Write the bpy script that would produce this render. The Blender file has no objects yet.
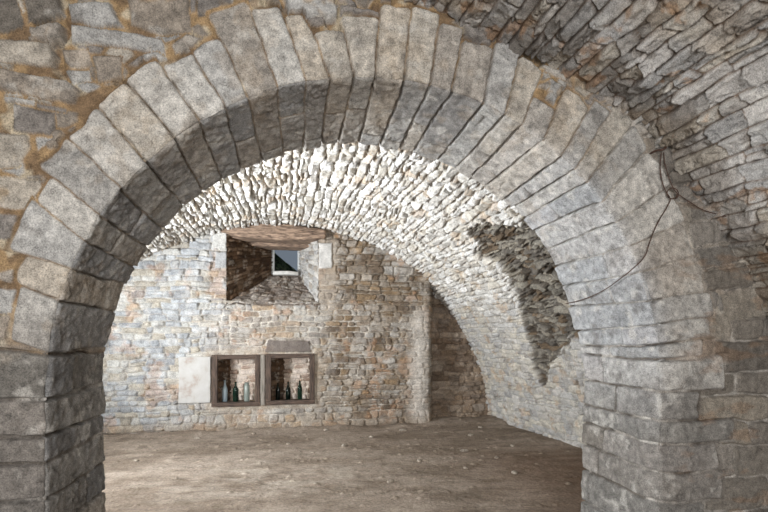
import bpy, bmesh, math, random
import numpy as np
from mathutils import Vector, Matrix
random.seed(4)
sc = bpy.context.scene
COL = sc.collection
PI = math.pi

# ------------------------------------------------------------------ camera model
YAW = math.radians(11.4); F = 512.0; EYE = 1.5; HZ = 335.0
def ray(px):                       # X/Y of the vertical plane seen at column px
    return math.tan(math.atan((px - 384) / F) + YAW)
def at(px, py, Y):                 # point of the plane y = Y seen at a pixel
    X = ray(px) * Y
    d = X * math.sin(YAW) + Y * math.cos(YAW)
    return X, EYE + (HZ - py) / F * d

# ------------------------------------------------------------------ noise
def _h(ix, iy, s):
    n = (ix.astype(np.int64) * 374761393 + iy.astype(np.int64) * 668265263 + int(s) * 974634777) & 0xFFFFFFFF
    n = ((n ^ (n >> 13)) * 1274126177) & 0xFFFFFFFF
    n = ((n ^ (n >> 16)) * 2246822519) & 0xFFFFFFFF
    return ((n ^ (n >> 15)) & 0xFFFFFF) / float(0xFFFFFF)
def vn(x, y, s=0):
    x, y = np.broadcast_arrays(x, y)
    ix = np.floor(x); iy = np.floor(y); fx = x - ix; fy = y - iy
    fx = fx * fx * fx * (fx * (fx * 6 - 15) + 10); fy = fy * fy * fy * (fy * (fy * 6 - 15) + 10)
    a = _h(ix, iy, s); b = _h(ix + 1, iy, s); c = _h(ix, iy + 1, s); d = _h(ix + 1, iy + 1, s)
    return 2 * ((a * (1 - fx) + b * fx) * (1 - fy) + (c * (1 - fx) + d * fx) * fy) - 1
def fbm(x, y, o=4, s=0, g=.5):
    r = 0; a = 1; t = 0
    for k in range(o):
        c_, s_ = math.cos(k * .9), math.sin(k * .9)
        r = r + a * vn((x * c_ - y * s_) * 2 ** k, (x * s_ + y * c_) * 2 ** k, s + k * 17); t += a; a *= g
    return r / t
def voro(x, y, s=0, j=.85):        # F1, F2-F1 edge measure, cell hash ids, offset to centre
    ix = np.floor(x); iy = np.floor(y)
    f1 = np.full(x.shape, 9.); f2 = np.full(x.shape, 9.); cid = np.zeros(x.shape); ox = np.zeros(x.shape); oy = np.zeros(x.shape)
    for a in (-1, 0, 1):
        for b in (-1, 0, 1):
            cx = ix + a; cy = iy + b
            px = cx + .5 + j * (_h(cx, cy, s) - .5); py = cy + .5 + j * (_h(cx, cy, s + 5) - .5)
            d = np.hypot(x - px, y - py)
            m = d < f1
            f2 = np.where(m, f1, np.minimum(f2, d)); f1 = np.where(m, d, f1)
            cid = np.where(m, _h(cx, cy, s + 9), cid); ox = np.where(m, x - px, ox); oy = np.where(m, y - py, oy)
    return f1, f2 - f1, cid, ox, oy
def h1(i, s=0):
    i = np.asarray(i); return _h(i, i * 0 + 3, s)
def sstep(x, a, b):
    t = np.clip((x - a) / (b - a), 0, 1); return t * t * (3 - 2 * t)
def facet(x, y, s=0, amp=1.):      # hewn facets: one random plane per cell
    f1, e, c, ox, oy = voro(x, y, s)
    return amp * ((c - .5) * 1.2 * ox + (np.mod(c * 57.3, 1) - .5) * 1.2 * oy + .25 * (np.mod(c * 91.7, 1) - .5))

def crack(x, y, s=0):              # thin wandering fissures and pits
    return sstep(1 - np.abs(fbm(x, y, 4, s, .6)) * 7, .45, 1.) * sstep(fbm(x * .35, y * .35, 2, s + 3), -.15, .35)
def rgb(r, g, b):
    return np.array([((v / 255) / 12.92 if v / 255 <= .04045 else ((v / 255 + .055) / 1.055) ** 2.4) for v in (r, g, b)])
def pal(ids, colors, s=0, var=.10):
    P = np.array([rgb(*c) for c in colors]); n = len(P)
    r = h1(ids, s); out = P[np.minimum((r * n).astype(int), n - 1)]
    return out * (1 + var * 2 * (h1(ids, s + 3) - .5))[..., None]
def mix(a, b, t):
    t = np.asarray(t)[..., None]; return a * (1 - t) + b * t

# ------------------------------------------------------------------ stone layouts
def courses(u, v, seed=1, row=(.07, .11), ln=(.12, .35), wob=.012, gap=.006, cr=.02, tilt=.15, split=.2, lo=-6., hi=14.):
    rs = np.random.RandomState(seed)
    uw = u + wob * fbm(u * 7, v * 7, 3, seed) + .4 * wob * fbm(u * 30, v * 30, 2, seed + 2)
    vw = v + wob * 1.2 * fbm(u * 2.1, v * 2.1, 2, seed + 7) + .5 * wob * fbm(u * 9, v * 9, 2, seed + 8)
    e = [float(v.min()) - .5]
    while e[-1] < v.max() + .5: e.append(e[-1] + rs.uniform(*row))
    e = np.array(e); r = np.clip(np.searchsorted(e, vw) - 1, 0, len(e) - 2)
    J = []; T = []; BIG = 100.
    for k in range(len(e) - 1):
        x = lo + rs.uniform(-.3, 0)
        while x < hi:
            J.append(x + k * BIG); T.append(rs.uniform(-tilt, tilt)); x += ln[0] + (ln[1] - ln[0]) * rs.rand() ** 1.4
    J = np.array(J); T = np.array(T)
    key = uw + r * BIG; j = np.clip(np.searchsorted(J, key) - 1, 0, len(J) - 2)
    dv = vw - .5 * (e[r] + e[r + 1])
    j = np.where(key < J[j] + T[j] * dv, np.maximum(j - 1, 0), j)
    j = np.where(key > J[j + 1] + T[j + 1] * dv, np.minimum(j + 1, len(J) - 2), j)
    a = np.minimum(key - J[j] - T[j] * dv, J[j + 1] + T[j + 1] * dv - key)
    g0 = (h1(j, seed + 1) * .5 + .5) * gap; 
    lo_ = vw - e[r]; hi_ = e[r + 1] - vw
    b = np.minimum(lo_ + .2 * gap * (h1(j, 9) - .5), hi_)
    cid = j.copy()
    sp = (h1(j, seed + 4) < split)
    b = np.where(sp, np.minimum(b, np.abs(dv + .02 * (h1(j, 31) - .5))), b)
    cid = np.where(sp & (dv > 0), j + 500000, cid)
    a = a - g0; b = b - g0
    rr = cr * (.4 + 1.2 * h1(cid, seed + 6))
    corner = (a < rr) & (b < rr)
    d = np.where(corner, rr - np.hypot(rr - a, rr - b), np.minimum(a, b))
    uc = (key - .5 * (J[j] + J[j + 1]))
    return d, cid, uc, dv
def poly_sd(x, y, P):
    P = np.array(P, float); n = len(P); d = np.full(x.shape, 1e9); ins = np.zeros(x.shape, bool)
    for i in range(n):
        ax, ay = P[i]; bx, by = P[(i + 1) % n]; ex, ey = bx - ax, by - ay
        t = np.clip(((x - ax) * ex + (y - ay) * ey) / (ex * ex + ey * ey + 1e-12), 0, 1)
        d = np.minimum(d, np.hypot(x - ax - t * ex, y - ay - t * ey))
        c = ((ay > y) != (by > y)) & (x < (bx - ax) * (y - ay) / ((by - ay) or 1e-12) + ax)
        ins ^= c
    return np.where(ins, d, -d)
def relief(u, v, d, cid, du, dv, joint=.02, bev=.014, off=.010, tl=.06, rough=.004, mort=.004, sc_=14., an=1., seed=0):
    """height of a stone surface: joints sunk, stones offset, tilted and hewn"""
    x = np.clip(d / bev, 0, 1); S = 1 - (1 - x) ** 1.6
    o = (h1(cid, seed + 21) - .5) * 2 * off
    t = (h1(cid, seed + 22) - .5) * 2 * tl * du + (h1(cid, seed + 23) - .5) * 2 * tl * 1.3 * dv
    k = h1(cid, seed + 24) * 50
    r = rough * (1.1 * fbm(u * sc_ + k, v * sc_ * an + k, 4, seed + 31, .55) + facet(u * sc_ * .9 + k, v * sc_ * an * .9, seed + 41, 1.6))
    r -= rough * 1.5 * crack(u * sc_ * .8 + k, v * sc_ * an * .8, seed + 45)
    r += .35 * rough * fbm(u * sc_ * 5, v * sc_ * an * 5, 2, seed + 46)
    hs = np.clip(o + t, -off * 1.6, off * 1.6) + r
    hm = -joint + mort * fbm(u * 40, v * 40, 3, seed + 51)
    return hm * (1 - S) + hs * S, S

# ------------------------------------------------------------------ mesh building
def make_mesh(name, co, quads, col=None, mat=None, parent=None, loc=(0, 0, 0), smooth=True):
    used = np.zeros(len(co), bool); used[quads.ravel()] = True
    remap = np.cumsum(used) - 1
    co2 = co[used] - np.array(loc); q = remap[quads]
    me = bpy.data.meshes.new(name)
    me.vertices.add(len(co2)); me.vertices.foreach_set('co', co2.astype(np.float32).ravel())
    me.loops.add(q.size); me.loops.foreach_set('vertex_index', q.astype(np.int32).ravel())
    me.polygons.add(len(q)); me.polygons.foreach_set('loop_start', np.arange(0, q.size, 4, dtype=np.int32))
    try: me.polygons.foreach_set('loop_total', np.full(len(q), 4, np.int32))
    except Exception: pass
    me.polygons.foreach_set('use_smooth', np.full(len(q), smooth))
    me.update(calc_edges=True)
    if col is not None:
        a = me.color_attributes.new('stone_colour', 'FLOAT_COLOR', 'POINT')
        c = np.ones((len(co2), 4), np.float32); c[:, :3] = np.clip(col[used], 0, 1)
        a.data.foreach_set('color', c.ravel())
    o = bpy.data.objects.new(name, me); COL.objects.link(o)
    if mat: me.materials.append(mat)
    if parent: o.parent = parent
    elif any(loc): o.location = loc
    return o
def grid_quads(nu, nv, mask=None, flip=False):
    i = np.arange(nu * nv).reshape(nu, nv)
    q = np.stack([i[:-1, :-1], i[1:, :-1], i[1:, 1:], i[:-1, 1:]], -1).reshape(-1, 4)
    if flip: q = q[:, ::-1]
    if mask is not None: q = q[mask[:-1, :-1].ravel() & mask[1:, :-1].ravel() & mask[1:, 1:].ravel() & mask[:-1, 1:].ravel()]
    return q
def tag(o, label=None, cat=None, group=None, kind=None):
    if label: o['label'] = label
    if cat: o['category'] = cat
    if group: o['group'] = group
    if kind: o['kind'] = kind
    return o
def empty(name, loc):
    o = bpy.data.objects.new(name, None); COL.objects.link(o); o.location = loc; o.empty_display_size = .1
    return o

# ------------------------------------------------------------------ materials
def nodes(m):
    m.use_nodes = True; nt = m.node_tree; nt.nodes.clear()
    out = nt.nodes.new('ShaderNodeOutputMaterial'); b = nt.nodes.new('ShaderNodeBsdfPrincipled')
    nt.links.new(b.outputs[0], out.inputs[0]); return nt, b
def stone_mat(name, rough=.92, fine=90., amt=.35, bump=.35, dist=.003, spec=.25):
    m = bpy.data.materials.new(name); nt, b = nodes(m); L = nt.links.new; N = nt.nodes.new
    at_ = N('ShaderNodeAttribute'); at_.attribute_name = 'stone_colour'
    tc = N('ShaderNodeTexCoord')
    n1 = N('ShaderNodeTexNoise'); n1.inputs['Scale'].default_value = fine; n1.inputs['Detail'].default_value = 6; n1.inputs['Roughness'].default_value = .7
    n2 = N('ShaderNodeTexNoise'); n2.inputs['Scale'].default_value = fine * .16; n2.inputs['Detail'].default_value = 5
    L(tc.outputs['Object'], n1.inputs['Vector']); L(tc.outputs['Object'], n2.inputs['Vector'])
    w2 = N('ShaderNodeMath'); w2.operation = 'MULTIPLY_ADD'; w2.inputs[1].default_value = .45; w2.inputs[2].default_value = .275; L(n2.outputs[0], w2.inputs[0])
    a = N('ShaderNodeMath'); a.operation = 'ADD'; L(n1.outputs[0], a.inputs[0]); L(w2.outputs[0], a.inputs[1])
    mr = N('ShaderNodeMapRange'); mr.inputs[1].default_value = .7; mr.inputs[2].default_value = 1.3
    mr.inputs[3].default_value = 1 - amt; mr.inputs[4].default_value = 1 + amt
    L(a.outputs[0], mr.inputs[0])
    vm = N('ShaderNodeVectorMath'); vm.operation = 'SCALE'; L(at_.outputs['Color'], vm.inputs[0]); L(mr.outputs[0], vm.inputs['Scale'])
    L(vm.outputs[0], b.inputs['Base Color'])
    bp = N('ShaderNodeBump'); bp.inputs['Strength'].default_value = bump; bp.inputs['Distance'].default_value = dist
    L(a.outputs[0], bp.inputs['Height']); L(bp.outputs[0], b.inputs['Normal'])
    b.inputs['Roughness'].default_value = rough; b.inputs['Specular IOR Level'].default_value = spec
    return m
def plain_mat(name, c1, c2, scale=20., rough=.8, bump=.3, stretch=(1, 1, 1), dist=.004, metal=0.):
    m = bpy.data.materials.new(name); nt, b = nodes(m); L = nt.links.new; N = nt.nodes.new
    tc = N('ShaderNodeTexCoord'); mp = N('ShaderNodeMapping'); mp.inputs['Scale'].default_value = stretch
    n = N('ShaderNodeTexNoise'); n.inputs['Scale'].default_value = scale; n.inputs['Detail'].default_value = 7; n.inputs['Roughness'].default_value = .65
    cr = N('ShaderNodeValToRGB'); cr.color_ramp.elements[0].position = .35; cr.color_ramp.elements[1].position = .65
    cr.color_ramp.elements[0].color = (*rgb(*c1), 1); cr.color_ramp.elements[1].color = (*rgb(*c2), 1)
    L(tc.outputs['Object'], mp.inputs[0]); L(mp.outputs[0], n.inputs['Vector']); L(n.outputs[0], cr.inputs[0]); L(cr.outputs[0], b.inputs['Base Color'])
    bp = N('ShaderNodeBump'); bp.inputs['Strength'].default_value = bump; bp.inputs['Distance'].default_value = dist
    L(n.outputs[0], bp.inputs['Height']); L(bp.outputs[0], b.inputs['Normal'])
    b.inputs['Roughness'].default_value = rough; b.inputs['Metallic'].default_value = metal
    return m
def glass_mat(name, c, rough=.08):
    m = bpy.data.materials.new(name); nt, b = nodes(m)
    b.inputs['Base Color'].default_value = (*rgb(*c), 1); b.inputs['Transmission Weight'].default_value = .85
    b.inputs['Roughness'].default_value = rough; b.inputs['IOR'].default_value = 1.45
    return m
M_NEAR = stone_mat('hewn_stone', fine=150, amt=.85, bump=1., dist=.008)
M_RUB = stone_mat('rubble_stone', fine=60, amt=.65, bump=1., dist=.012)
M_FLOOR = stone_mat('trodden_earth', fine=40, amt=.55, bump=.9, dist=.01, rough=1, spec=.1)
M_WOOD = plain_mat('weathered_brown_wood', (46, 36, 30), (96, 78, 66), 9, .8, .6, (7, 7, .9))
M_WOODH = plain_mat('weathered_brown_wood_rail', (46, 36, 30), (96, 78, 66), 9, .8, .6, (.9, 7, 7))
M_GREYW = plain_mat('silvered_wood', (105, 98, 90), (150, 142, 132), 9, .85, .5, (6, 6, .6))
M_BEAM = plain_mat('old_beam_wood', (78, 62, 52), (176, 150, 128), 5, .85, 1, (1.6, 5, 9), .012)
M_IRON = plain_mat('rusty_wire', (46, 32, 26), (86, 58, 44), 60, .7, .2)
M_PAINT = plain_mat('pale_window_paint', (170, 172, 172), (205, 206, 204), 14, .6, .2)

# ================================================================== 1  ARCH WALL
Y0 = 2.5; T = .75; CX = .534; CZ = 1.235; R = 1.54
S_L = CZ + .02; LTOT = 2 * S_L + PI * R           # path: up the left jamb, over, down the right jamb
def path(s):
    th = PI - (s - S_L) / R
    lj = s < S_L; rj = s > S_L + PI * R; thc = np.clip(th, 0, PI)
    ox = np.cos(thc); oz = np.sin(thc)
    X = CX + R * ox; Z = CZ + R * oz
    Z = np.where(lj, CZ - (S_L - s), np.where(rj, CZ - (s - S_L - PI * R), Z))
    return X, Z, ox, oz
def to_sw(X, Z):
    if Z < CZ:
        return (S_L - (CZ - Z), CX - R - X) if X < CX else (S_L + PI * R + CZ - Z, X - CX - R)
    th = math.atan2(Z - CZ, X - CX); return S_L + (PI - th) * R, math.hypot(X - CX, Z - CZ) - R
# front vault profile
def catmull(P, n=24):
    P = np.array(P, float); P = np.vstack([2 * P[0] - P[1], P, 2 * P[-1] - P[-2]]); out = []
    for i in range(1, len(P) - 2):
        for t in np.linspace(0, 1, n, endpoint=False):
            a, b, c, d = P[i - 1], P[i], P[i + 1], P[i + 2]
            out.append(.5 * (2 * b + (c - a) * t + (2 * a - 5 * b + 4 * c - d) * t * t + (3 * b - a - 3 * c + d) * t ** 3))
    out.append(P[-2]); return np.array(out)
FV = catmull([(-2.78, -.05), (-2.76, .8), (-2.62, 1.6), (-2.3, 2.25), (-1.75, 2.8), (-1.1, 3.18), (-.3, 3.34), (.25, 3.28), (.612, 3.19), (.95, 3.1), (1.19, 3.01),
              (1.58, 2.86), (1.951, 2.69), (2.12, 2.55), (2.29, 2.34), (2.47, 2.10), (2.65, 1.85), (2.84, 1.5), (2.96, 1.1), (3.02, .6), (3.03, -.05)])
def resample(P, ds):
    L = np.concatenate([[0], np.cumsum(np.hypot(*np.diff(P, axis=0).T))]); t = np.arange(0, L[-1], ds)
    X = np.interp(t, L, P[:, 0]); Z = np.interp(t, L, P[:, 1]); dx = np.gradient(X, t); dz = np.gradient(Z, t)
    n = np.hypot(dx, dz); return t, X, Z, dz / n, -dx / n      # normal towards the inside
def build_arch_wall():
    s = np.arange(0, LTOT, .0058)
    w = np.concatenate([np.arange(-T - 1.5, -T - .05, .1), [-T - .02], np.arange(-T, 0, .008), np.arange(0, 1.75, .0066)])
    Sg, W = np.meshgrid(s, w, indexing='ij')
    PX, PZ, OX, OZ = path(Sg)
    face = W >= 0; back = W < -T
    oo = np.where(face, W, np.where(back, -T - W, 0))
    X = PX + OX * oo; Z = PZ + OZ * oo; Y = np.where(face, Y0, np.where(back, Y0 + T, Y0 - W))
    # normals, blended over both corners
    c = .5 + .5 * np.clip(W / .022, -1, 1); cb = .5 + .5 * np.clip((W + T) / .03, -1, 1)
    nx = -OX * (1 - c); nz = -OZ * (1 - c); ny = -c
    nx = np.where(W < -T / 2, -OX * cb, nx); nz = np.where(W < -T / 2, -OZ * cb, nz); ny = np.where(W < -T / 2, (1 - cb), ny)
    nn = np.sqrt(nx ** 2 + ny ** 2 + nz ** 2) + 1e-9; nx /= nn; ny /= nn; nz /= nn
    # warped coordinates
    A = np.where(face, X, Sg); B = np.where(face, Z, -W * 1.0)
    Wp = np.clip(W, 0, 9)
    wobS = .010 * fbm(Sg * 5, W * 5, 3, 3) + .0035 * fbm(Sg * 28, W * 28, 2, 4)
    Sw = Sg + wobS
    wobX = .013 * fbm(X * 6, Z * 6, 3, 11) + .004 * fbm(X * 30, Z * 30, 2, 12); wobZ = .013 * fbm(X * 6, Z * 6, 3, 13) + .004 * fbm(X * 30, Z * 30, 2, 14)
    Xw = X + wobX; Zw = Z + wobZ
    # --- filler: coursed rubble everywhere
    d, cid, du, dv = courses(X, Z, 5, (.12, .21), (.22, .6), .026, .008, .03, .3, .10)
    d2, cid2, du2, dv2 = d, cid, du, dv
    left = (X < 1.75) & (Z > 1.15)
    f1, ed, vc, ox, oy = voro(Xw * 9, Zw * 14, 77)
    dl = np.where(vc > .62, ed * .03 - .006, -.02)
    d = np.where(left, dl, d); cid = np.where(left, (vc * 99991).astype(int) + 700000, cid); du = np.where(left, ox / 9, du); dv = np.where(left, oy / 14, dv)
    golden = np.where(left, 1., 0.)
    kind = np.zeros(X.shape, int)                 # 0 rubble 1 voussoir 2 jamb block
    # --- traced stones of the spandrel (photo crops were three times enlarged)
    def P(pts, ox_=0, oy_=0): return [at(ox_ + x / 3., oy_ + y / 3., Y0) for x, y in pts]
    traced = [
     P([(-60, -60), (40, -60), (60, 60), (0, 92), (-60, 90)]), P([(66, -30), (170, -30), (185, 28), (72, 56)]),
     P([(203, 12), (330, 6), (368, 78), (280, 76), (208, 52)]), P([(373, -30), (560, -30), (577, 96), (475, 98), (388, 72)]),
     P([(582, -30), (702, -30), (704, 50), (592, 56)]), P([(710, 3), (775, -30), (775, 36), (722, 42)]),
     P([(635, 62), (745, 72), (732, 112), (640, 100)]), P([(208, 64), (300, 80), (482, 108), (492, 162), (380, 142), (212, 118)]),
     P([(72, 72), (178, 54), (188, 112), (92, 114)]), P([(-40, 108), (132, 108), (164, 150), (152, 192), (-40, 182)]),
     P([(172, 132), (262, 138), (272, 192), (198, 198)]), P([(270, 158), (366, 168), (366, 238), (290, 244)]),
     P([(508, 128), (560, 98), (638, 120), (622, 152), (520, 158)]), P([(-40, 196), (200, 238), (244, 268), (222, 308), (10, 268), (-40, 262)]),
     P([(6, 282), (100, 296), (100, 312), (6, 300)]), P([(106, 298), (196, 318), (196, 332), (106, 314)]), P([(38, 308), (162, 328), (168, 385), (150, 408), (38, 390)]),
     P([(-40, 392), (86, 404), (92, 440), (60, 504), (-40, 504)]), P([(100, 410), (160, 414), (110, 452)]),
     P([(420, 160), (470, 150), (500, 175), (440, 190)]), P([(180, 205), (260, 200), (270, 235), (215, 250)]),
     P([(-40, 6), (122, 30), (122, 116), (-40, 108)], 0, 170), P([(-40, 124), (46, 130), (22, 204), (-40, 208)], 0, 170),
     P([(45, 150), (122, 126), (192, 182), (192, 222), (140, 252), (22, 216)], 0, 170), P([(-40, 345), (66, 360), (50, 424), (-40, 424)], 0, 170),
     P([(-40, 428), (46, 432), (16, 505), (-40, 505)], 0, 170),
     P([(82, -20), (240, -20), (246, 50), (96, 52)], 256), P([(250, 10), (370, 28), (372, 66), (262, 68)], 256),
     P([(374, -30), (408, -30), (412, 12), (376, 14)], 256), P([(556, 70), (614, 64), (617, 140), (572, 150), (546, 124)], 256),
     P([(614, 54), (645, 56), (732, 92), (736, 114), (640, 102)], 256), P([(96, 60), (140, 62), (160, 110), (112, 120)], 256),
     P([(258, 76), (330, 74), (335, 84), (275, 100)], 256), P([(480, -10), (530, -14), (532, 24), (484, 26)], 256),
     P([(96, 186), (165, 215), (165, 245), (98, 208)], 512), P([(120, 230), (160, 262), (120, 330), (96, 330)], 512), P([(225, 290), (262, 296), (258, 312), (228, 305)], 512),
     P([(345, 372), (400, 362), (425, 400), (350, 402)], 512), P([(408, 405), (435, 405), (450, 470), (430, 490)], 512),
     # right side, between the arch and the side vault (640,160 crop)
     P([(95, 28), (150, 22), (180, 62), (110, 72)], 640, 160), P([(120, 76), (160, 72), (170, 100), (130, 128)], 640, 160), P([(92, 66), (120, 78), (112, 98), (98, 90)], 640, 160),
     P([(150, 185), (250, 180), (280, 236), (160, 262)], 640, 160), P([(170, 268), (335, 240), (345, 300), (190, 326)], 640, 160),
     P([(196, 334), (360, 310), (380, 370), (215, 392)], 640, 160), P([(250, 400), (390, 370), (420, 470), (270, 480)], 640, 160),
     P([(150, 130), (200, 112), (232, 140), (235, 172), (160, 178)], 640, 160), P([(350, 240), (420, 225), (420, 270), (352, 300)], 640, 160)]
    for k, pts in enumerate(traced):
        pts = np.array(pts); lo = pts.min(0) - .05; hi = pts.max(0) + .05
        m = face & (X > lo[0]) & (X < hi[0]) & (Z > lo[1]) & (Z < hi[1])
        sd = poly_sd(Xw[m], Zw[m], pts) - .002
        rr = .012; take = sd > -.006
        idx = np.where(m.ravel())[0][take]
        d.ravel()[idx] = sd[take]; cid.ravel()[idx] = 900 + k
        cc = pts.mean(0); du.ravel()[idx] = (X.ravel()[idx] - cc[0]) * .5; dv.ravel()[idx] = (Z.ravel()[idx] - cc[1]) * .5
    # --- voussoirs: joint (inner point on the arch edge, outer point)
    J = [((47, 353), (8, 340)), ((61, 301), (20, 284)), ((72, 270), (-12, 240)), ((88, 242), (43, 207)), ((105, 218), (36, 163)), ((127, 193), (68, 137)),
         ((152, 166), (97, 105)), ((180, 143), (123, 78)), ((204, 126), (157, 60)), ((230, 114), (196, 58)), ((252, 103), (220, 40)), ((281, 97), (249, 4)),
         ((308, 90), (281, 6)), ((331, 85), (306, 20)), ((355, 83), (342, 28)), ((376, 81), (380, 6)), ((406, 83), (411, 8)), ((431, 87), (440, 14)),
         ((451, 97), (460, 46)), ((483, 108), (497, 38)), ((504, 120), (523, 48)), ((522, 128), (543, 72)), ((544, 142), (568, 86)), ((564, 155), (592, 106)),
         ((579, 167), (618, 101)), ((592, 178), (636, 124)), ((607, 198), (653, 148)), ((618, 222), (672, 186)), ((632, 245), (684, 222)), ((645, 271), (700, 254)),
         ((652, 300), (705, 291)), ((658, 325), (722, 314)), ((660, 345), (700, 338))]
    js = []
    for (a, b) in J:
        s1, w1 = to_sw(*at(*a, Y0)); s2, w2 = to_sw(*at(*b, Y0)); js.append((s1, (s2 - s1) / max(w2 - w1, .05), w2 - w1 * 0))
    # outer length of each stone = from its own two joints, a few are shorter
    wout = [.5 * (js[i][2] + js[i + 1][2]) for i in range(len(js) - 1)]
    wout[1] = .2; wout[3] = .26; wout[9] = .30; wout[10] = .42; wout[13] = .24; wout[14] = .30; wout[17] = .34; wout[21] = .20; wout[28] = .38
    rs = np.random.RandomState(8); vid = np.full(X.shape, -1)
    blocks = [(js[i][0], js[i][1], js[i + 1][0], js[i + 1][1], wout[i], 1) for i in range(len(js) - 1)]
    zl = [1.42, 1.214, 1.056, .937, .775, .60, .42, .22, .0, -.3]
    sL = [S_L - (CZ - z) for z in zl]
    blocks += [(sL[i + 1], 0, sL[i], 0, [.30, .42, .24, .5, .3, .38][i % 6], 2) for i in range(len(sL) - 1)]
    sR0 = js[-1][0]; zr = [None, 1.355, 1.18, 1.014, .88, .723, .55, .36, .18, 0, -.3]
    sR = [sR0] + [S_L + PI * R + CZ - z for z in zr[1:]]
    blocks += [(sR[i], 0, sR[i + 1], 0, [.30, .44, .26, .50, .38, .42][i % 6], 2) for i in range(len(sR) - 1)]
    # close the small wedge between the left springing and the first joint
    for k, (s1, k1, s2, k2, wo, kd) in enumerate(blocks):
        if s2 < s1: continue
        m = (Sg > s1 - .35) & (Sg < s2 + .35) & (W > -T - .03) & (W < wo + .05)
        sw = Sw[m]; ww = W[m]; wp = np.clip(ww, 0, 9); x_ = wp / R if kd == 1 else 0
        wi = np.clip(-ww, 0, T); sk = .05 * (h1(np.array([k, k + 1]), 61) - .5)
        a = np.minimum(sw - (s1 + k1 * wp + sk[0] * wi), (s2 + k2 * wp + sk[1] * wi) - sw) * (1 + x_)
        wob = .02 * fbm(sw * 9, ww * 5, 2, 15 + k)
        b = wo + wob - ww
        sub = np.zeros(a.shape, int)
        # cross joints on the soffit
        cuts = []
        if rs.rand() < .62: cuts.append(-rs.uniform(.22, .62))
        for c_ in cuts:
            b = np.minimum(b, np.abs(ww - c_ - .4 * wob)); sub = np.where(ww < c_ + .4 * wob, 1, 0)
        g = .0034 if kd == 1 else .0075
        rr = .016; a = a - g; b = b - g
        dd = np.where((a < rr) & (b < rr), rr - np.hypot(rr - a, rr - b), np.minimum(a, b))
        take = (a > -.010) & (ww < wo + wob + .012)
        idx = np.where(m.ravel())[0][take]
        better = (vid.ravel()[idx] < 0) | (dd[take] > d.ravel()[idx]); idx = idx[better]
        d.ravel()[idx] = dd[take][better]; cid.ravel()[idx] = 2000 + k * 2 + sub[take][better]; vid.ravel()[idx] = k; kind.ravel()[idx] = kd
        du.ravel()[idx] = (Sg.ravel()[idx] - .5 * (s1 + s2)) * .5; dv.ravel()[idx] = (W.ravel()[idx] + .1) * .12
    U = np.where(face, X, Sg * 1.0); V = np.where(face, Z, W)
    Ur = Sg; Vr = W
    dress = kind > 0
    open_ = sstep(fbm(Sg * 2.4, W * 3, 3, 91), -.05, .3)
    jd = np.where(dress, .007 + .020 * open_, .007 + .018 * open_ + .05 * sstep(fbm(X * 6, Z * 6, 3, 191), .22, .4))
    jd = np.where(dress & (W < 0), .016 + .022 * open_, jd); jd = np.where(dress & (W >= 0), .013 + .022 * open_, jd)
    jd = np.where((kind == 2) | (~dress & (X > 1.9)), .014 + .030 * open_, jd)
    x = np.clip(d / np.where(dress, .006, .009), 0, 1); S = 1 - (1 - x) ** 1.6
    off = np.where(dress, .008, .015)
    o = (h1(cid, 21) - .5) * 2 * off + np.clip((h1(cid, 22) - .5) * .14 * du + (h1(cid, 23) - .5) * .18 * dv, -.02, .02)
    k = h1(cid, 24) * 40
    intr = (W < 0)
    # dressed stones: fine tooling; face rubble rougher
    rough = np.where(dress, .0068, .0105)
    r = rough * (fbm(Ur * 16 + k, Vr * 16, 4, 31, .6) + facet(Ur * 11 + k, Vr * 11, 41, 1.2)) + .0016 * fbm(Ur * 75, Vr * 75, 2, 35)
    r += np.where(intr & (Sg < S_L + 2.3), .0035 * fbm((Ur + .5 * Vr) * 55 + k, (Vr - .5 * Ur) * 9, 3, 37), 0)   # diagonal tool marks
    r -= rough * 1.1 * crack(Ur * 8 + k, Vr * 8, 145); r += .0016 * fbm(Ur * 45, Vr * 45, 2, 146)
    mo = .010 * fbm(Sg * 22, W * 22, 4, 51, .6)
    spread = np.where(golden > 0, 1, 0)
    H = (-jd + mo) * (1 - S) + (o + r) * S
    edge = sstep(-W, .0, T) * (W > -T - .01) * (W < 0)
    H += edge * (.018 + .042 * np.clip(OZ, 0, 1) ** 2)
    H += .016 * fbm(Sg * 1.6 + 3, W * 1.6, 2, 61)
    H -= .018 * np.exp(-(W / .016) ** 2) * (1 + .8 * fbm(Sg * 9, W * 0, 3, 71)) + .02 * np.exp(-((W + T) / .02) ** 2) * (1 + fbm(Sg * 9, W * 0, 3, 72))
    H = np.where(back & (W < -T - .03), 0, H)
    # right jamb corner is weathered round
    rj = sstep(Sg, S_L + PI * R - 1.2, S_L + PI * R - .3)
    H -= rj * .035 * np.exp(-(W / .07) ** 2)
    co = np.stack([X + nx * H, Y + ny * H, Z + nz * H], -1)
    # --- colour
    beige = [(176, 167, 154), (172, 165, 154), (182, 175, 164), (160, 153, 144), (174, 168, 160)]
    grey = [(176, 173, 167), (167, 165, 161), (182, 178, 171), (158, 155, 150), (186, 183, 177)]
    ci = cid
    uq, inv = np.unique(ci, return_inverse=True); inv = inv.reshape(ci.shape); cnt = np.bincount(inv.ravel())
    MX = (np.bincount(inv.ravel(), X.ravel()) / cnt)[inv]
    col = np.where((h1(ci, 5) < sstep(MX, -.4, .6) * sstep(MX, 1.9, 1.2) * .75 + .12)[..., None], pal(ci, beige, 1, .10), pal(ci, grey, 2, .08))
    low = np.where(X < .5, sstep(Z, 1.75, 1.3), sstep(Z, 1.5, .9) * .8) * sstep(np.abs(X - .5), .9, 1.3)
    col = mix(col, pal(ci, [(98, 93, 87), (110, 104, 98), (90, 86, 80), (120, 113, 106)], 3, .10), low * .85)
    col = mix(col, pal(ci, [(136, 134, 130), (124, 124, 124), (146, 140, 132)], 13, .1), (W < -.0) * sstep(Sg, S_L + 3.4, S_L + 2.8) * .7)  # shade of the left soffit put into the stone colour
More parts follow.
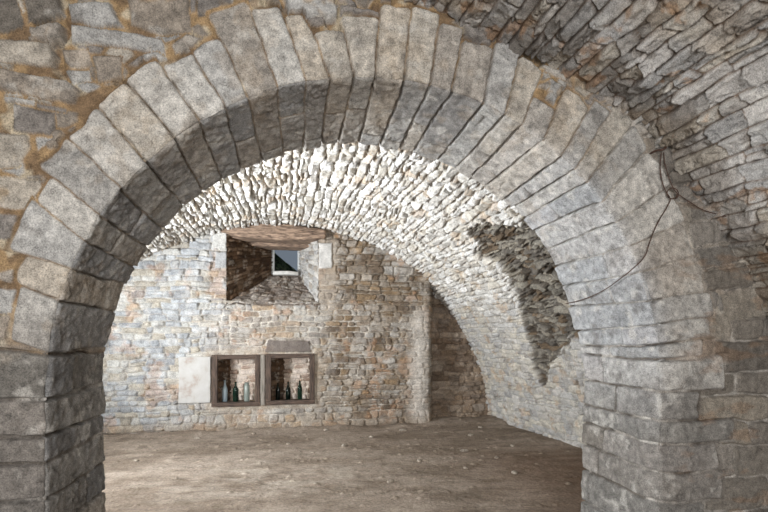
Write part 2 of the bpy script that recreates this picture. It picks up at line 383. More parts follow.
    col = mix(col, pal(ci, [(160, 160, 162), (146, 148, 150), (168, 167, 166)], 14, .08), sstep(W, .15, -.05) * sstep(Sg, S_L + 3.0, S_L + 3.8) * .8 * sstep(Z, .8, 1.6))  # cool light on the right soffit tinted into the stone colour
    rub = ~dress
    col = mix(col, pal(ci, [(150, 140, 128), (160, 152, 142), (140, 134, 128), (166, 158, 146), (130, 124, 118), (168, 166, 162)], 4, .12), rub * 1.)
    col[cid == 906] = rgb(96, 78, 66); col[(cid == 900) | (cid == 901)] = rgb(112, 106, 98)
    col[(cid == 923)] = mix(rgb(168, 154, 134), rgb(170, 128, 72), sstep(fbm(X * 14, Z * 14, 3, 44), -.15, .25))[cid == 923]
    col = col * np.where(kind == 1, 1.09, 1.)[..., None]
    spk = fbm(Sg * 34, W * 34, 3, 201, .7); lich = fbm(Sg * 13 + 4, W * 13, 4, 202, .65)
    col = col * (1 + .30 * np.clip(spk, -1, 1) + .26 * np.clip(lich, -.8, .8))[..., None]
    # blotches of ochre mortar dragged over stones, pale lime crust
    oc = sstep(fbm(Sg * 7, W * 7, 4, 81, .6), .16, .40) * np.where(rub, .8, .25) * sstep(Z, 1.2, 1.5) * sstep(X, 2.3, 1.5)
    col = mix(col, rgb(164, 140, 108), oc * .7)
    pale = sstep(fbm(Sg * 11 + 9, W * 11, 4, 82, .6), .18, .5); col = mix(col, rgb(206, 202, 194), pale * .45)
    dk = sstep(fbm(Sg * 9 + 30, W * 9, 5, 83, .65), .14, .5); col = mix(col, rgb(96, 90, 84), dk * .40)
    mt = sstep(d, .003, -.004)
    g1 = rgb(160, 134, 100); g2 = rgb(126, 104, 80); g3 = rgb(186, 172, 148)
    mc = mix(mix(g1 + X[..., None] * 0, g2, sstep(fbm(Sg * 12, W * 12, 3, 85), -.2, .3)), g3, sstep(fbm(X * 10, Z * 10, 3, 86), .2, .5))
    gm = mix(rgb(150, 144, 136) + X[..., None] * 0, rgb(190, 185, 177), sstep(fbm(Sg * 9, W * 9, 3, 87), -.1, .35))
    isg = np.where(rub | (W > 0), 1., .55) * (1 - sstep(Z, 1.7, 1.2)) * (1 - .75 * sstep(X, 1.4, 1.9)) * np.where((W < 0) & (Sg > S_L + 2.6), .2, 1)
    jm = ((kind == 1) + (kind == 2) * .8) * sstep(fbm(Sg * 5, W * 5, 3, 187), -.25, .2)
    gm = mix(gm, rgb(84, 76, 68), (kind == 2) * sstep(fbm(Sg * 4, W * 4, 3, 188), -.2, .15) * .85)
    mc = mix(mc, rgb(112, 92, 70), jm * .85)
    col = mix(col, mix(gm, mc, isg), sstep(d, np.where(dress, .004, .003), -.004))
    # rusty stains on the lower right courses
    rg = rub * sstep(X, 1.9, 2.2) * (W > 0) * (1 - mt)
    col = mix(col, pal(ci, [(120, 114, 106), (134, 128, 120), (108, 102, 94), (142, 134, 122)], 93, .1), rg * .85)
    ru = .45 * sstep(fbm(X * 5 + 3, Z * 13, 4, 88), .24, .46) * sstep(X, 2.1, 2.3) * (W > 0); col = mix(col, rgb(150, 108, 66), ru * .5)
    # --- crop by the vault so the sheet ends just above it
    t_, vx, vz, _, _ = resample(FV, .02)
    ang = np.arctan2(Z - .6, X - .1); va = np.arctan2(vz - .6, vx - .1); vr = np.hypot(vx - .1, vz - .6); od = np.argsort(va)
    keep = (np.hypot(X - .1, Z - .6) < np.interp(ang, va[od], vr[od]) + .12) | (Z < 0) | back
    keep &= Z > -.12
    Q = grid_quads(len(s), len(w), keep, flip=False)
    C = co.reshape(-1, 3); K = col.reshape(-1, 3); vv = vid.ravel()[Q[:, 0]]
    arch = empty('stone_arch', (CX, Y0, CZ))
    tag(arch, 'wide round arch of dressed grey voussoirs between the near room and the cellar', 'arch')
    pl = empty('stone_pier', (CX - R - .1, Y0, 0)); tag(pl, 'dark grey dressed stone pier carrying the left foot of the arch', 'pier')
    pr = empty('stone_pier', (CX + R + .1, Y0, 0)); tag(pr, 'broad pale grey stone pier carrying the right foot of the arch', 'pier')
    nb = len(J) - 1
    for k in range(len(blocks)):
        q = Q[vv == k]
        if len(q) < 30: continue
        par, nm = (arch, 'voussoir') if k < nb else ((pl, 'stone_block') if k < nb + len(sL) - 1 else (pr, 'stone_block'))
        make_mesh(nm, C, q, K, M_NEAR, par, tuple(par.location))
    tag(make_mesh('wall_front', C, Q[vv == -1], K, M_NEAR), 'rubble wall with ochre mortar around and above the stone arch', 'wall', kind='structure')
build_arch_wall()

# ================================================================== 2  FRONT VAULT
def sweep(name, prof, ys, dsu, fn, mat, hole=None, taper=None, zmin=-.06, kind='structure', label=None):
    t, vx, vz, n1, n2 = resample(prof, dsu)
    Tt, Yg = np.meshgrid(t, ys, indexing='ij')
    X = np.repeat(vx[:, None], len(ys), 1); Z = np.repeat(vz[:, None], len(ys), 1); NX = np.repeat(n1[:, None], len(ys), 1); NZ = np.repeat(n2[:, None], len(ys), 1)
    if taper is not None: X = X * taper(Yg)
    H, col = fn(Tt, Yg, X, Z)
    co = np.stack([X + NX * H, Yg, Z + NZ * H], -1).reshape(-1, 3)
    m = Z > zmin
    if hole is not None: m &= ~hole(X, Yg, Z)
    o = make_mesh(name, co, grid_quads(len(t), len(ys), m, True), col.reshape(-1, 3), mat)
    tag(o, label, None, kind=kind); return o
def fv_fn(Tt, Y, X, Z):
    d, cid, du, dv = courses(Y, Tt, 21, (.058, .108), (.11, .38), .016, .005, .010, .6, .12)
    H, S = relief(Y, Tt, d, cid, du, dv, .024, .007, .012, .26, .0115, .006, 13, 1.6, 3)
    # a few stones missing their face
    H = H + .02 * fbm(Y * 1.5, Tt * 1.5, 2, 66)
    warm = sstep(fbm(Y * 2.2, Tt * 2.2, 3, 67), -.05, .35)
    col = mix(pal(cid, [(160, 157, 153), (146, 143, 139), (170, 165, 159), (136, 131, 125), (164, 157, 146)], 5, .12), pal(cid, [(162, 147, 127), (150, 134, 114), (168, 158, 142)], 6, .12), warm * .6)
    oc = sstep(fbm(Y * 6, Tt * 8, 4, 68, .6), .28, .45); col = mix(col, rgb(150, 112, 74), oc * .55)
    col = mix(col, rgb(190, 186, 178), sstep(fbm(Y * 12, Tt * 12, 4, 69, .6), .2, .5) * .4)
    col = mix(col, rgb(96, 76, 58), sstep(d, .004, -.004) * .85)
    return H, col
ysf = np.concatenate([np.arange(-2.6, 1.2, .05), np.arange(1.0, Y0 + .02, .0065)])
sweep('ceiling_front', FV, ysf, .0070, fv_fn, M_NEAR, label='rough stone barrel vault of the near room')

# ================================================================== 3  BACK VAULT
YB = 8.4; YR = 8.9
BV = catmull([(-3.52, -.06), (-3.45, .6), (-3.3, 1.2), (-2.9, 1.95), (-2.3, 2.5), (-1.6, 2.87), (-.86, 3.12), (.1, 3.27), (.96, 3.17), (1.71, 2.91), (2.5, 2.41),
              (3.05, 1.86), (3.4, 1.23), (3.62, .6), (3.75, -.06)])
def taper(Y): return 1 + .0205 * np.clip(8.8 - Y, 0, 3.2)
def lun(X, Y, Z):                 # signed distance inside the collapsed patch of the vault, measured in (Y, Z)
    P = [(3.2, 2.45), (4.2, 2.56), (4.9, 2.62), (5.33, 2.71), (5.88, 2.68), (6.3, 2.58), (6.15, 2.38), (6.30, 2.09), (6.59, 1.74), (6.81, 1.28), (7.0, .78), (6.77, .74), (6.40, 1.09), (5.91, 1.37), (5.5, 1.48), (4.6, 1.5), (3.2, 1.45)]
    w1 = .12 * fbm(Y * 6, Z * 6, 4, 5, .6); w2 = .10 * fbm(Y * 6, Z * 6, 4, 6, .6)
    return np.where(X > 0, poly_sd(Y + w1, Z + w2, P), -1)
def bv_fn(Tt, Y, X, Z):
    low = sstep(Z, .75, .35) * (X > 0)
    d, cid, du, dv = courses(Y, Tt, 33, (.060, .120), (.10, .30), .034, .006, .018, .8, .14)
    H, S = relief(Y, Tt, d, cid, du, dv, .050, .012, .016, .30, .011, .006, 11, 1.5, 7)
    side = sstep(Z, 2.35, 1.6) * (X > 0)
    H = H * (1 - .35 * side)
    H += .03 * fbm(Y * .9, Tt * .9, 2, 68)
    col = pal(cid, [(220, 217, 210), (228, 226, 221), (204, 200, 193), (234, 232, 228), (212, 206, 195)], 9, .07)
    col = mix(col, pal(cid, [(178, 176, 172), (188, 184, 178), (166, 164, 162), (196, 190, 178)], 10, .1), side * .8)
    col = mix(col, rgb(190, 160, 124), sstep(fbm(Y * 5, Tt * 5, 4, 70, .6), .22, .45) * .45)
    col = mix(col, rgb(120, 108, 92), sstep(fbm(Y * 8, Tt * 8, 4, 75, .6), .22, .5) * .4)
    col = mix(col, mix(rgb(132, 112, 84) + X[..., None] * 0, rgb(196, 190, 178), np.maximum(side * .8, sstep(fbm(Y * 3, Tt * 3, 3, 71), .1, .5) * .5)), sstep(d, .002, -.006))
    # collapsed dark patch
    q = lun(X, Y, Z); inn = sstep(q, -.005, .02)
    Yr = Y + .02 * fbm(Y * 8, Tt * 8, 2, 90); Tr = Tt + .02 * fbm(Y * 8, Tt * 8, 2, 92)
    a_ = -.25; Ya = Yr * math.cos(a_) + Tr * math.sin(a_); Ta = -Yr * math.sin(a_) + Tr * math.cos(a_)
    dd, ci, dua, dva = courses(Ya, Ta, 57, (.035, .09), (.06, .30), .045, .004, .008, .7, .25)
    Hr, S2 = relief(Y, Tt, dd, ci, dua, dva, .045, .008, .035, .7, .018, .006, 13, 1.2, 12)
    cr_ = pal(ci, [(132, 126, 116), (112, 106, 98), (150, 144, 132), (98, 90, 80), (162, 154, 140), (120, 104, 86)], 15, .14)
    cr_ = mix(cr_, rgb(62, 52, 44), sstep(dd, .006, -.002) * .8); cr_ = mix(cr_, rgb(176, 170, 158), sstep(fbm(Y * 9, Tt * 9, 4, 96, .6), .15, .45) * .4)
    H = H * (1 - inn) + (Hr - .06 - .07 * sstep(q, 0, .2)) * inn
    col = mix(col, cr_, inn)
    return H, col
ysb = np.arange(Y0 + T - .1, YR + .02, .0115)
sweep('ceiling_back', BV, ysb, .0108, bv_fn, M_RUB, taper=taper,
      hole=lambda X, Y, Z: (X < -2) & (Y > 4.05) & (Y < 5.45) & (Z < 2.05), label='pale limewashed rubble barrel vault of the cellar')

# ================================================================== generic patch
def patch(name, c00, c10, c11, c01, res, fn, mat, parent=None, mask=None, flip=False, kind=None, label=None, loc=(0, 0, 0)):
    """bilinear patch: u from c00 to c10, v from c00 to c01; heights along the mean normal"""
    c00, c10, c11, c01 = [np.array(c, float) for c in (c00, c10, c11, c01)]
    lu = max(np.linalg.norm(c10 - c00), np.linalg.norm(c11 - c01)); lv = max(np.linalg.norm(c01 - c00), np.linalg.norm(c11 - c10))
    nu = max(int(lu / res), 3); nv = max(int(lv / res), 3)
    a, b = np.meshgrid(np.linspace(0, 1, nu), np.linspace(0, 1, nv), indexing='ij'); A = a[..., None]; B = b[..., None]
    P = c00 * (1 - A) * (1 - B) + c10 * A * (1 - B) + c11 * A * B + c01 * (1 - A) * B
    n = np.cross(c10 - c00, c01 - c00); n /= np.linalg.norm(n)
    if flip: n = -n
    H, col = fn(a * lu, b * lv, P)
    co = (P + n * H[..., None]).reshape(-1, 3)
    o = make_mesh(name, co, grid_quads(nu, nv, mask(P) if mask else None, flip), col.reshape(-1, 3), mat, parent, loc)
    if kind or label: tag(o, label, None, kind=kind)
    return o

# ================================================================== 4  BACK WALL
def ell_mask(x, y, s): return sstep(fbm(x, y, 3, s), -.1, .3)
NICHE = [(-.985, -.365, .42, 1.13), (-.205, .465, .42, 1.14)]
WIN = (-.83, .60, 3.02)
def win_bottom(X): return 2.0 + .05 * np.abs(X) + .04 * fbm(X * 6, X * 0 + 2, 2, 4)
def back_fn(u, v, P):
    X = P[..., 0]; Z = P[..., 2]
    d, cid, du, dv = courses(X, Z, 41, (.062, .135), (.10, .36), .024, .008, .025, .35, .12)
    dA = d
    right = sstep(X + .12 * fbm(X * 2, Z * 2, 2, 3), .55, 1.0)
    joint = np.where(X < .7, .016, .022)
    # right part of the wall is rougher, upper right deep dry joints
    dry = sstep(X, .7, 1.1) * sstep(Z, 1.9, 2.2)
    H, S = relief(X, Z, d, cid, du, dv, .024, .010, .014, .2, .011, .007, 11, 1.4, 17)
    H = H - (.022 * dry + .016 * sstep(X, -.6, -1.2) + .012 * right) * (1 - S) + right * .012 * fbm(X * 9, Z * 14, 4, 88, .6)
    lime = pal(cid, [(200, 202, 203), (188, 191, 194), (208, 206, 200), (176, 178, 180), (196, 188, 174)], 19, .09)
    brown = pal(cid, [(160, 146, 130), (142, 126, 108), (174, 162, 148), (126, 110, 94), (152, 130, 104), (182, 174, 164)], 20, .12)
    mid = pal(cid, [(182, 170, 156), (170, 158, 146), (192, 184, 172), (160, 146, 130), (176, 150, 120)], 22, .1)
    col = mix(lime, mid, sstep(X + .3 * fbm(X * 1.5, Z * 1.5, 3, 6) - .25 * (Z - 1), -1.7, -.7) * .8)
    col = mix(col, brown, right)
    col = mix(col, rgb(196, 150, 112), sstep(fbm(X * 3.2, Z * 3.2, 4, 23, .6), .14, .38) * .40)
    col = mix(col, rgb(126, 122, 118), sstep(fbm(X * 6 + 5, Z * 8, 4, 24, .6), .12, .4) * .4)
    pl = sstep(fbm(X * 5 + 15, Z * 5, 4, 25, .6), .05, .4); col = mix(col, rgb(220, 216, 210), pl * .4 * (1 - .3 * right))
    mt = sstep(d, .003, -.004)
    mcol = mix(rgb(186, 174, 158) + X[..., None] * 0, rgb(214, 206, 194), sstep(fbm(X * 4, Z * 4, 3, 26), -.2, .3))
    mcol = mix(mcol, rgb(150, 128, 100), right * sstep(fbm(X * 5, Z * 5, 3, 27), -.1, .3) * .7)
    col = mix(col, mcol, mt * (1 - .5 * sstep(X, -.6, -1.2)))
    # lime run down the corner, smooth
    strip = np.exp(-((X - 2.33 - .05 * fbm(Z * 2, Z * 0, 2, 9)) / .17) ** 2) * sstep(Z, 2.2, 1.6)
    H = H * (1 - .6 * strip) + .02 * strip; col = mix(col, rgb(224, 216, 206), strip * .9)
    # plaster rim around the cupboard and the window
    cu = sstep(poly_sd(X, Z, [(-1.14, .33), (.62, .33), (.62, 1.26), (-1.14, 1.26)]), -.06, .02)
    H = H * (1 - .8 * cu); col = mix(col, mix(rgb(196, 184, 168) + X[..., None] * 0, rgb(162, 146, 128), sstep(fbm(X * 8, Z * 8, 3, 28), -.1, .3)), cu * .7)
    wr = sstep(poly_sd(X, Z, [(.58, 2.05), (.86, 1.95), (.9, 3.0), (.58, 3.05)]), -.08, .03) * .8
    H = H * (1 - .7 * wr); col = mix(col, rgb(190, 176, 160), wr * .6)
    for (pts, c_) in (([at(318.5, 268, YB), at(332, 268, YB), at(332, 243, YB), at(319, 243, YB)], (226, 224, 220)),
                      ([at(212, 248, YB), at(226.5, 248, YB), at(226.5, 232, YB), at(213, 233, YB)], (222, 220, 214)),
                      ([at(215, 268, YB), at(226.5, 268, YB), at(226.5, 252, YB), at(216, 252, YB)], (190, 190, 190)),
                      ([at(265, 352, YB), at(311, 352, YB), at(309, 341, YB), at(268, 340, YB)], (120, 110, 104))):
        sd = poly_sd(X + .008 * fbm(X * 12, Z * 12, 2, 5), Z + .008 * fbm(X * 12, Z * 12, 2, 6), pts); k = sstep(sd, -.012, .012)
        H = H * (1 - k) + k * (.016 + .003 * fbm(X * 20, Z * 20, 3, 8)); H -= .012 * np.exp(-((sd + .016) / .012) ** 2)
        col = mix(col, rgb(*c_), sstep(sd, -.004, .004) * .9)
    # the wall steps back beyond the corner
    step = sstep(X + .02 * fbm(Z * 5, Z * 0, 3, 7), 2.46, 2.70)
    H = H - .42 * step
    rr = sstep(X, 2.5, 2.65); H += rr * .025 * (facet(X * 7, Z * 9, 91, 2.)); col = mix(col, pal(cid, [(162, 142, 122), (146, 126, 108), (176, 160, 144), (130, 112, 96)], 29, .12), rr * .75)
    H += .02 * fbm(X * 1.3, Z * 1.3, 2, 30)
    col = col * .80
    foot = sstep(Z, .22, .0); H += .03 * foot; col = mix(col, rgb(150, 134, 116), foot * .6)
    return H, col
def back_mask(P):
    X = P[..., 0]; Z = P[..., 2]; m = np.ones(X.shape, bool)
    for (a, b, c, d) in NICHE: m &= ~((X > a) & (X < b) & (Z > c) & (Z < d))
    m &= ~((X > WIN[0]) & (X < WIN[1]) & (Z > win_bottom(X)) & (Z < 3.1))
    m &= (np.hypot(X * .9, Z + 0.6) < 4.6)
    return m
patch('wall_back', (-3.6, YB, -.08), (4.0, YB, -.08), (4.0, YB, 3.5), (-3.6, YB, 3.5), .0125, back_fn, M_RUB, mask=back_mask, kind='structure',
      label='far rubble wall of pale and ochre stones holding the window and cupboard')

def rub_fn(colors, mort=(150, 136, 118), seed=1, row=(.06, .12), ln=(.1, .28), joint=.022, amp=1.):
    def f(u, v, P):
        d, cid, du, dv = courses(u, v, seed, row, ln, .02, .008, .025, .35, .1)
        H, S = relief(u, v, d, cid, du, dv, joint, .016, .012 * amp, .2 * amp, .008 * amp, .005, 12, 1.3, seed)
        col = pal(cid, colors, seed, .12)
        col = mix(col, rgb(205, 198, 186), sstep(fbm(u * 8, v * 8, 4, seed + 3, .6), .15, .45) * .35)
        return H, mix(col, rgb(*mort), sstep(d, .002, -.006) * .85)
    return f
SHADEST = rub_fn([(104, 82, 64), (88, 70, 54), (118, 98, 80), (76, 60, 48), (126, 106, 88)], (80, 62, 48), 51)  # recess faces: their shade is put into the dark stone colour
GREYST = rub_fn([(176, 174, 170), (160, 158, 156), (190, 186, 180), (150, 142, 132)], (178, 172, 162), 52)
SILLST = rub_fn([(142, 132, 124), (128, 118, 110), (154, 146, 138), (134, 120, 108)], (136, 122, 108), 53, (.09, .18), (.15, .4), .016)
PINKST = rub_fn([(184, 166, 152), (160, 140, 126), (198, 184, 172), (142, 120, 104)], (206, 194, 178), 54)
# --- window embrasure
wl, wr_, wz = WIN; bl, br, bz0, bz1, BY = -.135, .32, 2.58, 3.06, 9.38
fy = YB - .01
def emb(name, *a, **k): return patch('wall_embrasure', *a, kind='structure', label=name, **k)
emb('left cheek of the window embrasure, its shade painted dark', (wl, fy, 1.9), (bl, BY, 2.5), (bl, BY, 3.15), (wl, fy, 3.15), .014, SHADEST, M_RUB)
emb('pale grey right cheek of the window embrasure', (br, BY, 2.5), (wr_, fy, 1.9), (wr_, fy, 3.15), (br, BY, 3.15), .014, GREYST, M_RUB)  # light falling on this cheek is carried by a paler stone colour
def sill_fn(u, v, P):
    H, c = SILLST(u, v, P); return H + .018 * fbm(u * 7, v * 7, 3, 4), c
emb('steep stone sill sloping up to the small window', (wl - .02, fy - .03, 1.985), (wr_ + .02, fy - .03, 1.985), (br + .01, BY, bz0), (bl - .01, BY, bz0), .014, sill_fn, M_RUB)
emb('stone soffit over the window embrasure', (wl, fy, 3.07), (bl, BY + .02, 3.07), (br, BY + .02, 3.07), (wr_, fy, 3.07), .03, SHADEST, M_RUB)

# box helpers ------------------------------------------------------------
def box_bm(bm, lo, hi, rough=0., seg=1, bev=.006, seed=0, axis=0):
    """a beam or board: subdivided along its long axis and roughened"""
    lo = np.array(lo); hi = np.array(hi); n = [max(1, int((hi[i] - lo[i]) / seg)) if seg < 1 else 1 for i in range(3)]
    r = bmesh.ops.create_cube(bm, size=1); vs = r['verts']
    for v in vs: v.co = Vector([(lo[i] + hi[i]) / 2 + v.co[i] * (hi[i] - lo[i]) for i in range(3)])
    es = list({e for v in vs for e in v.link_edges})
    bmesh.ops.bevel(bm, geom=es, offset=bev, segments=2, affect='EDGES', profile=.6)
    return bm
def obj_from_bm(name, bm, mat, parent=None, loc=(0, 0, 0), smooth=False):
    for v in bm.verts: v.co -= Vector(loc)
    me = bpy.data.meshes.new(name); bm.to_mesh(me); bm.free()
    if smooth: me.polygons.foreach_set('use_smooth', [True] * len(me.polygons))
    o = bpy.data.objects.new(name, me); COL.objects.link(o); me.materials.append(mat)
    if parent: o.parent = parent
    else: o.location = loc
    return o
def board(name, lo, hi, mat, parent=None, loc=(0, 0, 0), amp=.003, seed=0, cell=.03, bev=.006, shape=None):
    bm = bmesh.new(); r = bmesh.ops.create_cube(bm, size=1)
    for v in bm.verts: v.co = Vector([(lo[i] + hi[i]) / 2 + v.co[i] * (hi[i] - lo[i]) for i in range(3)])
    bmesh.ops.bevel(bm, geom=bm.edges[:], offset=bev, segments=2, affect='EDGES', profile=.6)
    ax = max(range(3), key=lambda i: hi[i] - lo[i]); n = max(2, int((hi[ax] - lo[ax]) / cell))
    for i in range(1, n):
        p = [0, 0, 0]; p[ax] = lo[ax] + (hi[ax] - lo[ax]) * i / n; nn = [0, 0, 0]; nn[ax] = 1
        bmesh.ops.bisect_plane(bm, geom=bm.verts[:] + bm.edges[:] + bm.faces[:], plane_co=p, plane_no=nn)
    c = np.array([v.co[:] for v in bm.verts])
    for i in range(3):
        c[:, i] += amp * fbm(c[:, 0] * 9 + c[:, 2] * 7 + i * 9, c[:, 1] * 11 + c[:, 2] * 5 + i, 3, seed + i)
    if shape: c = shape(c)
    for v, q in zip(bm.verts, c): v.co = q
    return obj_from_bm(name, bm, mat, parent, loc, True)

# --- window at the end of the embrasure
w1 = empty('window_1', ((bl + br) / 2, BY, bz0)); tag(w1, 'small window at the end of the deep embrasure', kind='structure')
wl_ = tuple(w1.location)
board('window_frame', (bl - .03, BY - .02, bz0), (bl + .025, BY + .03, bz1), M_PAINT, w1, wl_)
board('window_frame', (br - .02, BY - .0, bz0), (br + .03, BY + .03, bz1), M_PAINT, w1, wl_)
board('window_frame', (bl, BY, bz1 - .03), (br, BY + .03, bz1 + .02), M_PAINT, w1, wl_)
board('window_frame', (bl, BY, bz0 - .02), (br, BY + .03, bz0 + .02), M_PAINT, w1, wl_)
bm = bmesh.new(); box_bm(bm, (bl + .01, BY + .012, bz0 + .01), (br - .01, BY + .018, bz1 - .01), bev=.001)
g = bpy.data.materials.new('window_glass'); nt, b_ = nodes(g); b_.inputs['Transmission Weight'].default_value = 1; b_.inputs['Roughness'].default_value = .02; b_.inputs['IOR'].default_value = 1.1
obj_from_bm('window_pane', bm, g, w1, wl_)
# pale rounded sill stone in front of the pane
def sillshape(c):
    x = (c[:, 0] - (bl + br) / 2) / .24; c[:, 1] -= .07 * np.clip(1 - x * x, 0, 1) * (c[:, 1] < BY - .06); return c
o = board('stone_sill', (bl, BY - .16, bz0 - .02), (br - .01, BY - .01, bz0 + .045), plain_mat('pale_sill_stone', (176, 174, 168), (214, 212, 206), 12, .9, .4), None, (0, 0, 0), .006, 5, .03, .012, sillshape)
tag(o, 'pale rounded stone slab lying at the foot of the small window', 'sill')
# outside the window: the jamb of the wall, a bank with dark leaves
patch('wall_outside', (br, BY + .03, 2.3), (br + .05, BY + .8, 2.3), (br + .05, BY + .8, 3.6), (br, BY + .03, 3.6), .02, GREYST, M_RUB, flip=True, kind='structure', label='outer stone reveal beyond the small window')
def bank_fn(u, v, P):
    H = .08 * fbm(u * 6, v * 6, 4, 3, .6); c = mix(rgb(38, 52, 36) + P * 0, rgb(74, 90, 60), sstep(fbm(u * 22, v * 22, 3, 4), -.2, .3)); return H, c
o = patch('ground_outside', (-1.2, BY + 1.1, 1.5), (1.4, BY + .9, 1.5), (1.4, BY + 1.0, 1.9), (-1.2, BY + 1.3, 4.05), .03, bank_fn, M_RUB, flip=False)
tag(o, 'dark green grassy bank seen through the small window', kind='structure')

# --- timber lintel over the embrasure
def beamshape(c):
    x = c[:, 0]; u = (x + .92) / 1.66
    mid = 3.155; tz = np.abs(np.sin(np.clip(u, .02, .98) * PI)) ** .55
    c[:, 2] = mid + .01 + (c[:, 2] - mid) * (.28 + .72 * tz) - .03 * u
    c[:, 2] += .018 * fbm(x * 5, c[:, 1] * 5, 3, 3)
    c[:, 1] += .02 * fbm(x * 4, c[:, 2] * 12, 3, 9); return c
bt = empty('timber_lintel', (-.1, YB, 3.0)); tag(bt, 'thick reddish brown timber lintel over the window recess', 'beam')
tl = tuple(bt.location)
board('beam', (-.92, YB - .10, 3.02), (.72, YB + .12, 3.28), M_BEAM, bt, tl, .014, 11, .03, .03, beamshape)
board('plank', (-.90, YB + .10, 3.05), (.70, YB + .44, 3.11), M_BEAM, bt, tl, .006, 12, .03, .012)
board('plank', (-.72, YB + .46, 3.005), (.60, YB + .68, 3.065), M_BEAM, bt, tl, .006, 13, .03, .012)
board('plank', (-.55, YB + .70, 3.01), (.52, YB + .92, 3.07), M_BEAM, bt, tl, .006, 14, .03, .012)

# --- cupboard niches
for (a, b, c, d), spl in zip(NICHE, (.19, .27)):
    D = .30; y1 = YB + D
    n_ = lambda *p, **k: patch('wall_niche', *p, kind='structure', **k)
    n_((a + spl - .02, y1, c - .03), (b + .03, y1, c - .03), (b + .03, y1, d + .03), (a + spl - .02, y1, d + .03), .010, PINKST, M_RUB, label='pinkish rubble back of the cupboard niche')
    n_((a - .01, YB - .01, c - .03), (a + spl, y1, c - .03), (a + spl, y1, d + .03), (a - .01, YB - .01, d + .03), .010, SHADEST, M_RUB, label='left cheek of the cupboard niche')  # cheek turned from the light, shade painted by the dark stone
    n_((b + .01, y1, c - .03), (b + .01, YB - .01, c - .03), (b + .01, YB - .01, d + .03), (b + .01, y1, d + .03), .014, SHADEST, M_RUB, label='right cheek of the cupboard niche')
    n_((a - .02, YB - .01, d), (a - .02, y1, d), (b + .02, y1, d), (b + .02, YB - .01, d), .02, SHADEST, M_RUB, label='top of the cupboard niche')
    fl = lambda u, v, P: (.002 * fbm(u * 20, v * 20, 2, 2), mix(rgb(150, 132, 116) + P * 0, rgb(120, 104, 90), sstep(fbm(u * 9, v * 9, 3, 7), -.2, .3)))
    n_((a - .02, YB - .01, c + .012), (b + .02, YB - .01, c + .012), (b + .02, y1, c + .012), (a - .02, y1, c + .012), .014, fl, M_RUB, label='bottom ledge of the cupboard niche')
def frame(x0, x1, z0, z1, label, seed, wl=.085, wr=.075):
    o = empty('cupboard_frame', ((x0 + x1) / 2, YB - .03, z0)); tag(o, label, 'frame', 'frames of the wall cupboard'); l = tuple(o.location); y0, y1 = YB - .055, YB + .045
    board('stile', (x0, y0, z0), (x0 + wl, y1, z1), M_WOOD, o, l, .004, seed)
    board('stile', (x1 - wr, y0, z0), (x1, y1, z1), M_WOOD, o, l, .004, seed + 1)
    board('rail', (x0 + wl - .004, y0 + .008, z1 - .07), (x1 - wr + .004, y1, z1 - .002), M_WOODH, o, l, .004, seed + 2)
    board('rail', (x0 - .004, y0 - .012, z0 - .012), (x1 + .004, y1, z0 + .052), M_WOODH, o, l, .004, seed + 3)
frame(-1.055, -.325, .39, 1.19, 'left of the two brown wooden cupboard frames, beside the white slab', 100)
frame(-.235, .535, .40, 1.20, 'right of the two brown wooden cupboard frames, under the dark stone', 120)
o = board('wooden_post', (-.314, YB - .07, .385), (-.250, YB + .03, 1.19), M_GREYW, None, (0, 0, 0), .004, 140); tag(o, 'silvery grey wooden post between the two cupboard frames', 'post')
def slabshape(c):
    m = c[:, 1] < YB; c[m, 1] += .004 * fbm(c[m, 0] * 7, c[m, 2] * 7, 3, 5); return c
mslab = bpy.data.materials.new('whitewashed_slab'); nt, b_ = nodes(mslab)
tc = nt.nodes.new('ShaderNodeTexCoord'); n = nt.nodes.new('ShaderNodeTexNoise'); n.inputs['Scale'].default_value = 5; n.inputs['Detail'].default_value = 8; n.inputs['Roughness'].default_value = .6
cr = nt.nodes.new('ShaderNodeValToRGB'); e = cr.color_ramp.elements; e[0].position = .26; e[0].color = (*rgb(150, 128, 114), 1); e[1].position = .46; e[1].color = (*rgb(180, 177, 172), 1)
x = cr.color_ramp.elements.new(.7); x.color = (*rgb(190, 189, 186), 1)
nt.links.new(tc.outputs['Object'], n.inputs['Vector']); nt.links.new(n.outputs[0], cr.inputs[0]); nt.links.new(cr.outputs[0], b_.inputs['Base Color']); b_.inputs['Roughness'].default_value = .9
o = board('stone_slab', (-1.545, YB - .045, .44), (-1.075, YB + .04, 1.165), mslab, None, (0, 0, 0), .008, 150, .03, .012)
tag(o, 'whitewashed upright stone slab set in the wall left of the cupboard', 'slab')

# --- bottles
def lathe(name, prof, mat, parent, n=24):
    bm = bmesh.new(); rings = []
    for (r, z) in prof:
        rings.append([bm.verts.new((r * math.cos(2 * PI * i / n), r * math.sin(2 * PI * i / n), z)) for i in range(n)] if r > 1e-5 else [bm.verts.new((0, 0, z))])
    for a, b in zip(rings, rings[1:]):
        for i in range(n):
            j = (i + 1) % n
            if len(a) == 1 and len(b) > 1: bm.faces.new((a[0], b[j], b[i]))
            elif len(b) == 1 and len(a) > 1: bm.faces.new((a[i], a[j], b[0]))
            elif len(a) > 1: bm.faces.new((a[i], a[j], b[j], b[i]))
    bmesh.ops.recalc_face_normals(bm, faces=bm.faces)
    return obj_from_bm(name, bm, mat, parent, (0, 0, 0), True)
G_BLUE = glass_mat('dusty_blue_glass', (176, 190, 196), .25); G_GREEN = glass_mat('dark_green_glass', (38, 74, 58), .08); G_PALE = glass_mat('pale_green_glass', (170, 180, 172), .3); G_BLK = glass_mat('black_green_glass', (26, 44, 38), .08)
for g_ in (G_BLUE, G_PALE): g_.node_tree.nodes['Principled BSDF'].inputs['Transmission Weight'].default_value = .55
